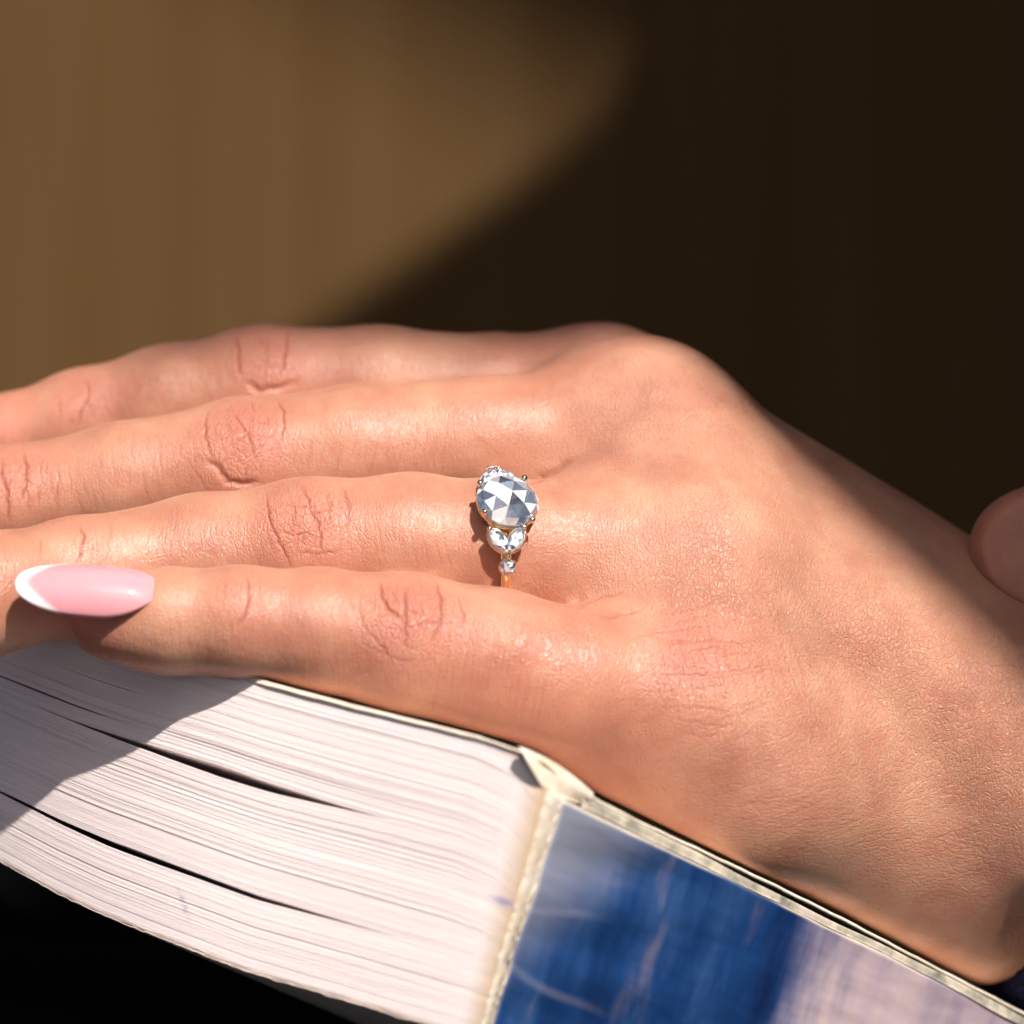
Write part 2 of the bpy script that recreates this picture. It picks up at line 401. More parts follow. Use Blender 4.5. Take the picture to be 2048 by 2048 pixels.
PALM = [  # pairs of (u,v,z,r)
 ((1425, 1425, 6, 10.4), (1935, 1714, -26, 15.0)),
 ((1390, 1118, -6, 11.3), (2060, 1560, -17, 18.0)),
 ((1250, 872, -26, 10.2), (2078, 1452, -25, 14.4)),
 ((1290, 890, -20, 11.2), (2070, 1470, -21, 16.5)),
 ((1195, 836, -33, 11.0), (2085, 1425, -31, 12.5)),
 ((1060, 1405, 4, 8.6), (1500, 1560, 3, 12.0)),
 ((1500, 1560, 3, 12.0), (1890, 1768, -26, 13.0)),
 ((1390, 1118, -6, 11.0), (1425, 1425, 3, 11.0)),
 ((1290, 890, -19, 11.0), (1390, 1118, -9, 11.0)),
 ((1195, 836, -33, 10.3), (1290, 890, -20, 11.0)),
 ((1500, 1350, -22, 16.0), (2000, 1500, -30, 20.0)),
 ((1175, 1085, -8, 7.6), (1400, 1000, -14, 9.5)),
 ((1290, 1262, 2, 8.0), (1420, 1260, 0, 10.0)),
 ((2060, 1555, -25, 17.0), (2900, 2120, -36, 23.0)),
 ((2040, 1588, -28, 14.6), (2900, 2130, -36, 22.0)),
 ((1850, 1330, -40, 11.0), (1500, 1180, -50, 10.0)),
 ((1500, 1180, -50, 9.5), (1250, 1120, -54, 8.5)),
 ((1250, 1120, -54, 8.5), (1080, 1110, -52, 6.5)),
]
EDGE_U = [-400, 480, 520, 560, 700, 850, 960, 1040, 1084, 1135, 1207, 1400, 1687, 2048, 3000]
EDGE_V = [2600, 1460, 1362, 1367, 1406, 1441, 1466, 1490, 1506, 1551, 1594, 1688, 1828, 2018, 2520]
def project(X):
    k = CAM_D / (CAM_D - X[..., 2]) * 16
    return 1024 + X[..., 0] * k, 1024 - X[..., 1] * k
def field(X, parts=False):
    fs = []
    for name in ('pinky', 'ring', 'middle', 'index'):
        f = None; js = J[name]
        for (a, ra), (b, rb) in zip(js[:-1], js[1:]):
            c = cone(X, a, b, ra, rb); f = c if f is None else smin(f, c, 2.2)
        fs.append(f)
    fing = fs[0]
    for f in fs[1:]: fing = smin(fing, f, 0.7)
    palm = None
    for a, b in PALM:
        c = cone(X, P(*a[:3]), P(*b[:3]), a[3], b[3]); palm = c if palm is None else smin(palm, c, 7.0)
    # shallow valleys between the metacarpals, tendon ridge to the ring finger
    h = smin(palm, fing, 4.5)
    u, v = project(X)
    e = (np.interp(u, EDGE_U, EDGE_V) - v) / 16 * 0.88
    h = -smin(-h, e, 1.2)
    if parts: return h, palm, fing, fs
    return h

VOX = 0.75
lo = np.array([-86.0, -92.0, -66.0]); hi = np.array([126.0, 32.0, 30.0])
ax = [np.arange(l, h_, VOX) for l, h_ in zip(lo, hi)]
S = np.empty([len(a) for a in ax], np.float32)
for i0 in range(0, len(ax[0]), 24):
    G = np.stack(np.meshgrid(ax[0][i0:i0 + 24], ax[1], ax[2], indexing='ij'), -1)
    S[i0:i0 + 24] = field(G)
g = openvdb.FloatGrid(background=5.0); g.copyFromArray(S)
pts, _t, quads = g.convertToPolygons(0.0, 0.0)
pts = pts * VOX + lo
faces = [tuple(int(x) for x in q) for q in quads] + [tuple(int(x) for x in q) for q in _t]
# first smooth the lattice, then subdivide twice
me = bpy.data.meshes.new('tmp'); me.from_pydata(pts.tolist(), [], faces)
to = bpy.data.objects.new('tmp', me); COL.objects.link(to)
m1 = to.modifiers.new('s', 'SMOOTH'); m1.iterations = 3; m1.factor = 0.5
m2 = to.modifiers.new('d', 'SUBSURF'); m2.levels = 2; m2.render_levels = 2
dg = bpy.context.evaluated_depsgraph_get(); ev = to.evaluated_get(dg); em = ev.to_mesh()
V = np.empty(len(em.vertices) * 3); em.vertices.foreach_get('co', V); V = V.reshape(-1, 3)
Nn = np.empty(len(em.vertices) * 3); em.vertices.foreach_get('normal', Nn); Nn = Nn.reshape(-1, 3)
nl = len(em.loops); LI = np.empty(nl, np.int32); em.loops.foreach_get('vertex_index', LI)
LS = np.empty(len(em.polygons), np.int32); em.polygons.foreach_get('loop_start', LS)
Q = LI.reshape(-1, 4)
ev.to_mesh_clear(); bpy.data.objects.remove(to); bpy.data.meshes.remove(me)
if Nn.mean() != Nn.mean(): raise RuntimeError('normals')
# orient outwards
ctr = V[np.argmax(V[:, 1])]; 
if Nn[np.argmax(V[:, 1])][1] < 0: Nn = -Nn; Q = Q[:, ::-1].copy()
print('hand vertices', len(V))

# ---- creases, traced on the visible skin
def z1(L): return [(x * 0.4142, 600 + y * 0.4142) for x, y in L]
def z2(L): return [(600 + x * 0.4141, 600 + y * 0.4141) for x, y in L]
def zg(L): return [(1200 + x * 0.2588, 1150 + y * 0.2588) for x, y in L]
CR = []   # (points, depth mm, width mm)
def add(f, lst, depth, width):
    for L in lst: CR.append((f(L), depth, width))
add(z1, [[(1140,150),(1150,250),(1150,310),(1165,370)], [(1395,150),(1385,230),(1375,300),(1355,370)]], 0.26, 0.20)
add(z1, [[(1300,190),(1290,230),(1290,280)], [(1250,170),(1270,215)]], 0.16, 0.17)
add(z1, [[(1190,400),(1255,440),(1330,425),(1420,400)]], 0.3, 0.45)
add(z1, [[(410,380),(430,430),(420,490),(385,550),(380,600)]], 0.22, 0.2)
add(z1, [[(285,470),(290,560)], [(430,490),(450,570)], [(330,570),(350,600)]], 0.12, 0.16)
add(z1, [[(1000,540),(990,640),(1005,700),(1025,765)], [(1340,480),(1370,540),(1370,620),(1355,680)], [(1120,540),(1160,590),(1200,650),(1220,710),(1240,775)]], 0.26, 0.19)
add(z1, [[(1215,490),(1225,540)],[(1225,560),(1200,650)], [(1100,590),(1100,660)],[(1110,690),(1200,650)],[(1250,590),(1300,600)],[(1190,800),(1190,890)], [(1070,800),(1060,850),(1100,885)], [(950,750),(1000,800)],[(920,800),(980,880),(1010,930)],[(1290,560),(1300,620)],[(1130,700),(1120,760)],[(1150,760),(1180,800)]], 0.13, 0.15)
add(z1, [[(1000,780),(1050,810),(1100,880),(1190,890),(1250,880)]], 0.34, 0.42)
add(z1, [[(10,770),(10,850),(35,920),(40,1000),(45,1070)],[(120,740),(128,820),(125,900),(100,960)]], 0.30, 0.22)
add(z1, [[(125,900),(140,960),(138,1040)],[(60,860),(35,910)], [(220,790),(225,870)],[(285,800),(275,940),(280,1000)],[(190,900),(185,980)]], 0.14, 0.16)
add(z1, [[(1285,935),(1295,1010),(1305,1080),(1340,1150),(1375,1220),(1410,1300)], [(1450,890),(1490,960),(1505,1030),(1535,1060),(1550,1130),(1550,1230)]], 0.27, 0.19)
add(z1, [[(1430,960),(1420,1060),(1410,1140)], [(1650,900),(1680,990),(1670,1100)], [(1590,930),(1600,1000),(1590,1090)], [(1310,1095),(1410,1140),(1470,1120),(1540,1150)], [(1430,1070),(1470,1120),(1460,1190)], [(1380,990),(1470,1000),(1540,990)],[(1505,1030),(1600,1020)], [(1440,1220),(1550,1225),(1640,1210)]], 0.17, 0.16)
add(z2, [[(200,900),(240,980),(235,1050),(225,1110)], [(90,1060),(100,1130),(95,1180)]], 0.2, 0.18)
add(z2, [[(130,920),(140,1010)], [(20,930),(60,1010),(90,1040)]], 0.14, 0.16)
add(z1, [[(385,1090),(410,1150),(395,1200),(380,1270)]], 0.28, 0.2)
add(z1, [[(200,1150),(195,1230)], [(540,1070),(525,1180),(520,1270)],[(445,1150),(450,1260)]], 0.13, 0.16)
add(z2, [[(515,1390),(510,1480),(510,1560),(515,1690)], [(390,1370),(395,1430),(430,1490),(510,1560)], [(660,1370),(685,1450),(680,1560),(640,1650)]], 0.28, 0.24)
add(z2, [[(280,1460),(300,1560),(340,1620)], [(380,1640),(400,1700),(480,1740),(560,1740)], [(520,1500),(580,1520),(610,1560),(600,1620)],[(580,1480),(600,1550)], [(760,1430),(790,1520),(780,1600)], [(430,1580),(500,1600),(600,1560),(700,1560),(790,1560)], [(330,1600),(420,1700),(450,1760)],[(240,1420),(260,1500)],[(450,1400),(460,1470)]], 0.15, 0.19)
add(z1, [[(1190,1330),(1205,1400),(1200,1470),(1180,1530),(1145,1570)]], 0.24, 0.2)
add(z1, [[(1110,1560),(1125,1600)], [(1085,1350),(1080,1450)],[(1260,1400),(1265,1500)]], 0.12, 0.16)
add(z2, [[(960,900),(1100,885),(1180,860),(1250,815),(1330,765)]], 0.40, 0.5)
add(z2, [[(1440,1530),(1500,1525),(1560,1510),(1640,1495)]], 0.30, 0.45)
add(z2, [[(1340,1495),(1400,1460),(1480,1430),(1560,1415)]], 0.14, 0.28)
add(zg, [[(500,540),(760,510),(900,490)], [(700,590),(860,560),(1040,550)], [(400,770),(800,770),(960,745),(1140,730),(1380,660)]], 0.16, 0.18)
# grid of lines over the little finger's knuckle
rg = random.Random(3)
for i in range(15):     # across
    x0 = 300 + i * 85; L = []
    for j in range(7):
        L.append((x0 + j * 34 - (i - 7) * 4 + rg.uniform(-14, 14), 330 + j * 125 + rg.uniform(-10, 10) + abs(i - 7) * 9))
    cut = rg.randint(0, 2); e0 = rg.randint(0, 2); CR.append((zg(L[cut:len(L) - e0]), rg.uniform(0.07, 0.14), 0.15))
for i in range(12):     # along
    y0 = 300 + i * 82; a0 = 260 + rg.uniform(0, 140); L = []
    for j in range(8):
        L.append((a0 + j * 155, y0 + 26 * math.sin(j * 0.9 + i) - j * (8 - i) * 2.2 + rg.uniform(-10, 10)))
    cut = rg.randint(0, 2); e0 = rg.randint(0, 3); CR.append((zg(L[cut:len(L) - e0]), rg.uniform(0.06, 0.13), 0.15))
# fine hoops round the fingers, slightly slanted, mostly on the near side
def hoops(u0, u1, vt0, vt1, vb0, vb1, n, slant):
    for i in range(n):
        t = (i + rg.uniform(0.1, 0.9)) / n; u = u0 + (u1 - u0) * t
        vt = vt0 + (vt1 - vt0) * t; vb = vb0 + (vb1 - vb0) * t
        a = rg.uniform(0.25, 0.65); b = min(1.0, a + rg.uniform(0.2, 0.5)); L = []
        for q in range(4):
            s = a + (b - a) * q / 3; L.append((u + slant * (s - 0.3) ** 2 + rg.uniform(-2, 2), vt + (vb - vt) * s))
        CR.append((L, rg.uniform(0.035, 0.085), 0.14))
hoops(190, 400, 1045, 990, 1135, 1135, 14, 50); hoops(400, 540, 990, 970, 1135, 1138, 12, 60); hoops(690, 900, 958, 960, 1145, 1155, 20, 50)
hoops(60, 400, 880, 825, 1060, 990, 30, 50); hoops(560, 900, 790, 765, 965, 950, 30, -50); hoops(200, 470, 735, 670, 850, 800, 20, 40); hoops(580, 1000, 670, 675, 785, 750, 20, -20)
hoops(520, 740, 1145, 1150, 1340, 1390, 18, 40); hoops(880, 1100, 1165, 1215, 1430, 1470, 18, -60); hoops(350, 470, 1140, 1138, 1330, 1340, 8, 20)
# long fine lines on the outer edge of the palm
for i in range(110):
    u = rg.uniform(1200, 1900); v = np.interp(u, [1250, 1850], [1520, 1800]) - rg.uniform(0, 230)
    ln = rg.uniform(30, 150); L = [(u + ln * q / 4, v - ln * q / 4 * rg.uniform(0.28, 0.42) + rg.uniform(-3, 3)) for q in range(5)]
    CR.append((L, rg.uniform(0.02, 0.075), 0.14))

bvh = BVHTree.FromPolygons([tuple(p) for p in V.tolist()], Q.tolist())
cam_mm = Vector((0, 0, CAM_D))
samples = []; prm = []
for L, dep, wid in CR:
    acc = 0
    for (a, b) in zip(L[:-1], L[1:]):
        n = max(2, int(math.hypot(b[0] - a[0], b[1] - a[1]) / 2.0))
        for q in range(n):
            s = q / n; u = a[0] + (b[0] - a[0]) * s; v = a[1] + (b[1] - a[1]) * s
            jt = 1.0
            u += jt * math.sin(v * 0.21 + u * 0.13); v += jt * math.sin(u * 0.17 + 1)
            dr = (Vector(P(u, v, 0)) - cam_mm).normalized(); hit = bvh.ray_cast(cam_mm, dr)
            if hit[0] is None: continue
            frac = (acc + s) / (len(L) - 1); end = min(1.0, 0.25 + 3.5 * min(frac, 1 - frac))
            samples.append(tuple(hit[0])); prm.append((dep * end, wid))
        acc += 1
SP = np.array(samples); PR = np.array(prm); PR[PR[:, 1] < 0.3, 0] *= 0.50; PR[PR[:, 1] < 0.3, 1] *= 0.92
# sparse hash of the samples: every vertex close to one takes the deepest groove that reaches it
cell = 1.2
disp = np.zeros(len(V)); tint = np.zeros(len(V)); key = {}
for i, c in enumerate(np.floor(SP / cell).astype(int)): key.setdefault(tuple(c), []).append(i)
vc = np.floor(V / cell).astype(int)
order = np.lexsort((vc[:, 2], vc[:, 1], vc[:, 0])); sv = vc[order]
chg = np.any(np.diff(sv, axis=0) != 0, axis=1); starts = np.concatenate([[0], np.nonzero(chg)[0] + 1, [len(sv)]])
for s0, s1 in zip(starts[:-1], starts[1:]):
    c = sv[s0]; ids = []
    for dx in (-1, 0, 1):
        for dy in (-1, 0, 1):
            for dz in (-1, 0, 1):
                ids += key.get((c[0] + dx, c[1] + dy, c[2] + dz), [])
    if not ids: continue
    vi = order[s0:s1]; dd = np.linalg.norm(V[vi][:, None] - SP[ids][None], axis=2)
    wd = PR[ids, 1][None]; amt = PR[ids, 0][None] * np.exp(-(dd / wd) ** 2)
    # a faint raised lip beside a deep line
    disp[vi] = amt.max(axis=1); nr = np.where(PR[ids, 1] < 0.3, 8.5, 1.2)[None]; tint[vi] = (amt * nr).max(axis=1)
hh, palm_f, fing_f, fsf = field(V, True)
finger_zone = 1 / (1 + np.exp((fing_f - palm_f - 1.0) / 1.6))
def blob(u, v, z, r): return np.exp(-(np.linalg.norm(V - P(u, v, z), axis=1) / r) ** 2)
red = (0.62 * blob(545, 715, -23, 7) + 0.65 * blob(485, 868, -7, 6.5) + 0.75 * blob(625, 1035, 7, 6.5) + 0.7 * blob(815, 1235, 21, 7) + 0.5 * blob(170, 800, -25, 5)
       + 0.6 * blob(35, 950, -9, 5.5) + 0.5 * blob(165, 1090, 6, 4.5) + 0.4 * blob(485, 1200, 20, 5) + 0.5 * blob(1400, 1290, 14, 7)
       + 0.9 * blob(170, 1262, 14, 6) + 0.8 * blob(20, 860, -28, 6) + 0.4 * blob(1200, 720, -25, 12) + 0.35 * blob(1150, 1500, 10, 14)
       + 0.5 * blob(1480, 1440, 14, 0.1) + 0.4 * blob(1050, 1420, 12, 12))
uV, vV = project(V); outer = 1 / (1 + np.exp(-((vV - (1500 + (uV - 1200) * 0.18)) / 28)))
kzone = np.clip(blob(530, 715, -23, 5) + blob(480, 868, -7, 5.5) + blob(618, 1035, 7, 5.5) + blob(815, 1240, 21, 6.5) + 0.7 * blob(170, 800, -25, 3.5) + 0.8 * blob(30, 950, -9, 4) + 0.7 * blob(165, 1090, 8, 3.5) + 0.6 * blob(485, 1200, 20, 3.5) + 0.5 * blob(1420, 1300, 14, 7), 0, 1)
sheen = np.clip(blob(1900, 1500, -2, 26) + 0.9 * blob(1470, 1330, 12, 16) + 0.8 * blob(1450, 830, -14, 12) + 0.8 * blob(1090, 1300, 18, 8) + 0.4, 0, 1.3)
# broad forms: joints slightly fuller, hollows between the tendons
def vnoise(X, s, seed):
    r = np.random.RandomState(seed); out = 0
    for k in range(5):
        kk = r.normal(size=3); kk = kk / np.linalg.norm(kk) * s * (1 + 0.5 * r.rand()); out = out + np.sin(X @ kk + r.rand() * 6.28)
    return out / 5
broad = 0.22 * vnoise(V, 0.28, 1) + 0.10 * vnoise(V, 0.7, 2)
V2 = V + Nn * (broad * 0.32 - disp)[:, None]

hand = empty('hand', P(1500, 1500, -10))
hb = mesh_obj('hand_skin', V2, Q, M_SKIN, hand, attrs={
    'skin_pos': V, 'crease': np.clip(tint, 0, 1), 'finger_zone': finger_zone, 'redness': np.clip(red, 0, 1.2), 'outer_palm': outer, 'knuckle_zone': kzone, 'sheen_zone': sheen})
tag(hand, 'left hand with pink nails resting palm down on the book and wearing the ring', 'hand')

# ---------------------------------------------------------------- nails
def nail(base, tip, up, half_w, arc_r, droop=0.12, thick=0.45, lift=0.0, seg=(34, 18), wide=0.72):
    """almond nail from the base point to the tip point (mm); up = outward normal of the plate"""
    T = norm(tip - base); L = np.linalg.norm(tip - base); N = norm(up - T * np.dot(up, T)); Sd = np.cross(T, N)
    na, nb = seg; vs, tips = [], []
    for layer in (0, 1):
        for i in range(na + 1):
            a = i / na
            wdt = math.sin(math.pi / 2 * (a + 0.012) / 0.432) ** 0.72 if a < 0.42 else max(0.0, 1 - ((a - 0.42) / 0.58) ** 2.3) ** 0.60
            for j in range(nb + 1):
                b = -1 + 2 * j / nb; th = b * wdt * half_w / arc_r
                r = arc_r - (thick if layer else 0)
                p = base + T * (L * a) + Sd * (r * math.sin(th)) + N * (r * math.cos(th) - arc_r + L * droop * (math.sin(a * math.pi) * 0.55) + lift * a - 0.55 * math.exp(-a * 16))
                vs.append(p); tips.append(a - (0.915 - 0.27 * abs(b) ** 2.0))
    n1 = (na + 1) * (nb + 1); f = []
    idx = lambda l, i, j: l * n1 + i * (nb + 1) + j
    for i in range(na):
        for j in range(nb):
            f.append((idx(0, i, j), idx(0, i + 1, j), idx(0, i + 1, j + 1), idx(0, i, j + 1)))
            f.append((idx(1, i, j), idx(1, i, j + 1), idx(1, i + 1, j + 1), idx(1, i + 1, j)))
        for j in (0, nb): f.append((idx(0, i, j), idx(1, i, j), idx(1, i + 1, j), idx(0, i + 1, j)))
    for j in range(nb):
        for i in (0, na): f.append((idx(0, i, j), idx(0, i, j + 1), idx(1, i, j + 1), idx(1, i, j)))
    return np.array(vs), f, tips
def add_nail(base, tip, up, hw, ar, label=None, **k):
    vs, f, tp = nail(base, tip, norm(up), hw, ar, **k)
    o = mesh_obj('nail', vs, f, M_NAIL, hand, attrs={'tip': tp})
    if label: o['label'] = label
add_nail(P(323, 1177, 20.0), P(27, 1164, 20.5), (0, 0.60, 0.80), 4.6, 4.5, 'glossy pink nail with a white tip on the little finger', droop=0.10)
add_nail(P(-14, 852, -24.5), P(-240, 905, -24), (0, 0.62, 0.78), 5.2, 5.4)
add_nail(P(-130, 1040, -10), P(-420, 1130, -10), (0, 0.6, 0.8), 5.0, 5.4)
add_nail(P(-80, 1165, 16), P(-360, 1215, 17), (0, 0.6, 0.8), 5.0, 5.4)

# tip of the other hand's finger on the wrist
def finger_tip():
    js = [(P(2056, 1100, -13), 7.6), (P(2115, 1096, -13), 8.6), (P(2330, 1060, -16), 9.2), (P(2700, 900, -34), 10.5)]
    l2 = np.array([54.0, -26.0, -52.0]); h2 = np.array([122.0, 26.0, -8.0]); vx = 0.9
    G = np.stack(np.meshgrid(*[np.arange(a, b, vx) for a, b in zip(l2, h2)], indexing='ij'), -1); f = None
    for (a, ra), (b, rb) in zip(js[:-1], js[1:]):
        c = cone(G, a, b, ra, rb); f = c if f is None else smin(f, c, 2.0)
    gg = openvdb.FloatGrid(background=5.0); gg.copyFromArray(f.astype(np.float32)); p, t3, q4 = gg.convertToPolygons(0.0, 0.0)
    p = p * vx + l2; fc = [tuple(int(x) for x in q) for q in q4] + [tuple(int(x) for x in q) for q in t3]
    n = len(p)
    o = mesh_obj('finger', p, fc, M_SKIN, None, origin=P(2062, 1098, -25), attrs={'skin_pos': p + 40, 'crease': np.zeros(n), 'finger_zone': np.ones(n),
        'redness': 0.2 + 0.6 * np.exp(-(np.linalg.norm(p - P(2045, 1060, -18), axis=1) / 5) ** 2), 'outer_palm': np.zeros(n), 'knuckle_zone': np.zeros(n), 'sheen_zone': np.zeros(n)})
    tag(o, 'rounded fingertip of the other hand touching the wrist at the right edge', 'finger')
finger_tip()

# ---------------------------------------------------------------- sleeve
def sleeve():
    A = P(2016, 1924, -24); ax_ = norm(P(2800, 2420, -42) - P(2060, 1900, -35))
    u_ = norm(np.cross(ax_, [0, 0, 1])); w_ = np.cross(ax_, u_)
    c0 = A - u_ * 0
    # centre of the cuff: on the forearm's own axis
    cc = P(2215, 1690, -33); t0 = np.dot(A - cc, ax_)
    cc = cc + ax_ * t0
    R = np.linalg.norm((A - cc) - ax_ * np.dot(A - cc, ax_)) + 3.0
    n, m = 260, 90; vs, f = [], []
    for layer in (0, 1):
        for i in range(m + 1):
            s = i / m
            for j in range(n):
                a = 2 * math.pi * j / n
                rib = 0.35 * math.sin(j * 2 * math.pi / n * 65) if not layer else 0
                r = R + 9.0 * s + (0 if not layer else -1.8) + rib + 0.8 * math.sin(a * 3 + s * 5) * s + 1.5 * (0 if s > 0.02 else -0.5)
                p = cc + ax_ * (s * 70 + 0.4 * math.sin(a * 9)) + (u_ * math.cos(a) + w_ * math.sin(a)) * r
                vs.append(p)
    N_ = (m + 1) * n
    for l in (0, 1):
        for i in range(m):
            for j in range(n):
                k = (j + 1) % n; f.append((l * N_ + i * n + j, l * N_ + i * n + k, l * N_ + (i + 1) * n + k, l * N_ + (i + 1) * n + j))
    for i in (0, m):
        for j in range(n):
            k = (j + 1) % n; f.append((i * n + j, i * n + k, N_ + i * n + k, N_ + i * n + j))
    o = mesh_obj('sleeve', np.array(vs), f, M_KNIT, None, origin=A)
    tag(o, 'dark navy knitted cuff round the wrist in the lower right corner', 'sleeve')
sleeve()

# ---------------------------------------------------------------- the book
def zc(u): return 35 - 0.030 * (1091 - u) - 0.00003 * max(0.0, 520 - u) ** 2            # the head face falls back to the left
RD = norm(P(2048, 2019, -16) - P(1110, 1550, 30))      # the spine runs back to the right
TU = [-300, -200, 0, 200, 400, 540, 700, 850, 960, 1040, 1091]; TV = [1070, 1112, 1195, 1262, 1322, 1364, 1407, 1444, 1472, 1512, 1575]
BU = [-300, -200, 0, 104, 199, 311, 489, 662, 800, 900, 955]; BV = [1545, 1608, 1722, 1780, 1826, 1871, 1940, 1991, 2033, 2060, 2074]
def face_pt(t, k, outw=0.0):
    ut = -300 + t * (1091 + 300); ub = -300 + t * (955 + 300)
    pt = P(ut, np.interp(ut, TU, TV), zc(ut)); pb = P(ub, np.interp(ub, BU, BV), zc(ub * 1.09 + 50) - 3)
    return pt + (pb - pt) * k
book = empty('book', P(1060, 1800, 20))
tag(book, 'thick worn paperback with wavy yellowing pages and a blue printed spine under the hand', 'book')

def smoothcurve(xs, ys, x): return np.interp(x, xs, ys)
def find_k(t_u, v):
    """stack coordinate of the point seen at (u, v) on the page face"""
    best = None
    for t in np.linspace(0, 1, 200):
        a, b = face_pt(t, 0), face_pt(t, 1)
        (ua, ub), (va, vb) = project(np.array([a, b]))
        if abs(vb - va) < 1: continue
        k = (v - va) / (vb - va); uu = ua + (ub - ua) * k
        if best is None or abs(uu - t_u) < best[0]: best = (abs(uu - t_u), t, k)
    return best[1], best[2]
GAPS = []
for pts_, wid_ in (([(60, 1345), (146, 1395), (250, 1452), (350, 1501), (440, 1549), (560, 1594), (680, 1639), (770, 1668)], [0, 0.12, 0.55, 1.05, 1.35, 1.0, 0.35, 0]),
                   ([(-150, 1470), (0, 1560), (100, 1610), (250, 1694), (400, 1766), (540, 1823), (680, 1869), (790, 1900)], [0.2, 0.35, 0.5, 0.85, 0.65, 0.6, 0.22, 0]),
                   ([(-100, 1270), (0, 1335), (80, 1395), (170, 1442), (220, 1462), (330, 1510)], [0.15, 0.16, 0.22, 0.16, 0.05, 0]),
                   ([(200, 1350), (280, 1420), (450, 1500), (650, 1576), (820, 1640)], [0, 0.04, 0.12, 0.10, 0]),
                   ([(100, 1340), (230, 1352), (265, 1395), (300, 1430)], [0, 0.06, 0.06, 0])):
    tk = [find_k(u, v) for u, v in pts_]
    kk_ = float(np.average([b for a, b in tk], weights=np.array(wid_) + 0.01)); print('gap', [round(b, 3) for a, b in tk], kk_); GAPS.append(([a for a, b in tk], kk_, wid_))
def build_pages():
    NS, NT_ = 250, 150; rng = np.random.RandomState(5)
    ts = np.linspace(0, 1, NT_ + 1)
    top = np.array([face_pt(t, 0) for t in ts]); bot = np.array([face_pt(t, 1) for t in ts])
    H = np.linalg.norm(bot - top, axis=1); dn = (bot - top) / H[:, None]
    tang = np.gradient(top, axis=0); tang /= np.linalg.norm(tang, axis=1)[:, None]
    outn = np.cross(dn, tang); outn /= np.linalg.norm(outn, axis=1)[:, None]
    if outn[0][2] < 0: outn = -outn
    back = norm(RD + np.array([-0.10, 0, -0.22]))
    def shift(k):
        s = np.zeros(len(ts))
        for tt, kk, ww in GAPS:
            kc = kk; wv = np.interp(ts, tt, ww, left=ww[0], right=0)
            dk = k - kc; s += np.sign(dk) * wv * 0.5 * np.exp(-np.abs(dk) / 0.10)
        return s
    sig = lambda x: x
    vs, fs, uvs, tone, fox = [], [], [], [], []
    jit = rng.normal(size=NS) * 0.022
    grp = np.cumsum(rng.rand(NS) < 0.12); gj = rng.normal(size=grp.max() + 1) * 0.016
    for i in range(NS):
        k0, k1 = i / NS, (i + (0.97 + rng.uniform(-0.02, 0.015) - 0.09 * (rng.rand() < 0.12))) / NS
        off = (jit[i] + gj[grp[i]]) * np.ones(len(ts)) 
        wob = 0.012 * np.sin(ts * 25 + i * 0.4) 
        if i > NS - 5: wob = wob + (0.25 * np.abs(vnoise(np.stack([ts * 120, ts * 0 + i, ts * 0], 1), 0.9, i)) + 0.12 * rng.rand(len(ts))) * (i - NS + 5) / 4
        # the last stretch is glued into the spine: no gaps, no offsets
        g_ = np.clip((1 - ts) / 0.10, 0, 1); b0 = len(vs)
        s0 = shift(k0 + 0.3 / NS)
        for q in range(len(ts)):
            o_ = outn[q] * off[q] * (0.25 + 0.75 * g_[q])
            a = top[q] + dn[q] * (H[q] * k0 + s0[q] + wob[q]) + o_
            b = top[q] + dn[q] * (H[q] * k1 + s0[q] + wob[q]) + o_
            depth = 62.0 * min(1.0, 0.02 + (1 - ts[q]) * 3)
            vs += [a, b, b + back * depth, a + back * depth]
            L_ = ts[q] * 92
            uvs += [(L_, H[q] * k0, i), (L_, H[q] * k1, i), (L_, H[q] * k1, i + 9), (L_, H[q] * k0, i + 9)]
            tn = 1.0 if rng.rand() < 0 else 0.0
            fx = max(0.0, 1 - (1 - ts[q]) / 0.030) * 0.85 + (0.55 if i < 4 else 0) * (0.4 + 0.6 * rng.rand()) + (0.35 if i > NS - 4 else 0)
            fox += [min(fx, 1)] * 4
        tv = float(rng.rand() ** 4); tone += [tv] * (4 * len(ts))
        for q in range(NT_):
            c = b0 + q * 4
            for e in range(4): fs.append((c + e, c + (e + 1) % 4, c + 4 + (e + 1) % 4, c + 4 + e))
        fs.append((b0, b0 + 3, b0 + 2, b0 + 1)); e = b0 + NT_ * 4; fs.append((e, e + 1, e + 2, e + 3))
    VP = np.array(vs); dv = VP - P(1008, 1797, 30); ink = 0.8 * np.exp(-(dv[:, 0] / 1.3) ** 2 - ((dv[:, 1] + 0.25 * dv[:, 0]) / 0.45) ** 2)
    ink = ink + 0.5 * np.exp(-((VP[:, 1] - P(368, 1798, 9)[1]) / 1.6) ** 2 - ((VP[:, 0] - P(372, 1798, 9)[0] + 0.35 * (VP[:, 1] - P(368, 1798, 9)[1])) / 0.25) ** 2)
    o = mesh_obj('pages', np.array(vs), fs, M_PAGE, book, smooth=False, attrs={'page_uv': np.array(uvs), 'sheet_tone': tone, 'foxing': fox, 'ink': ink})
    o['kind'] = 'stuff'
build_pages()

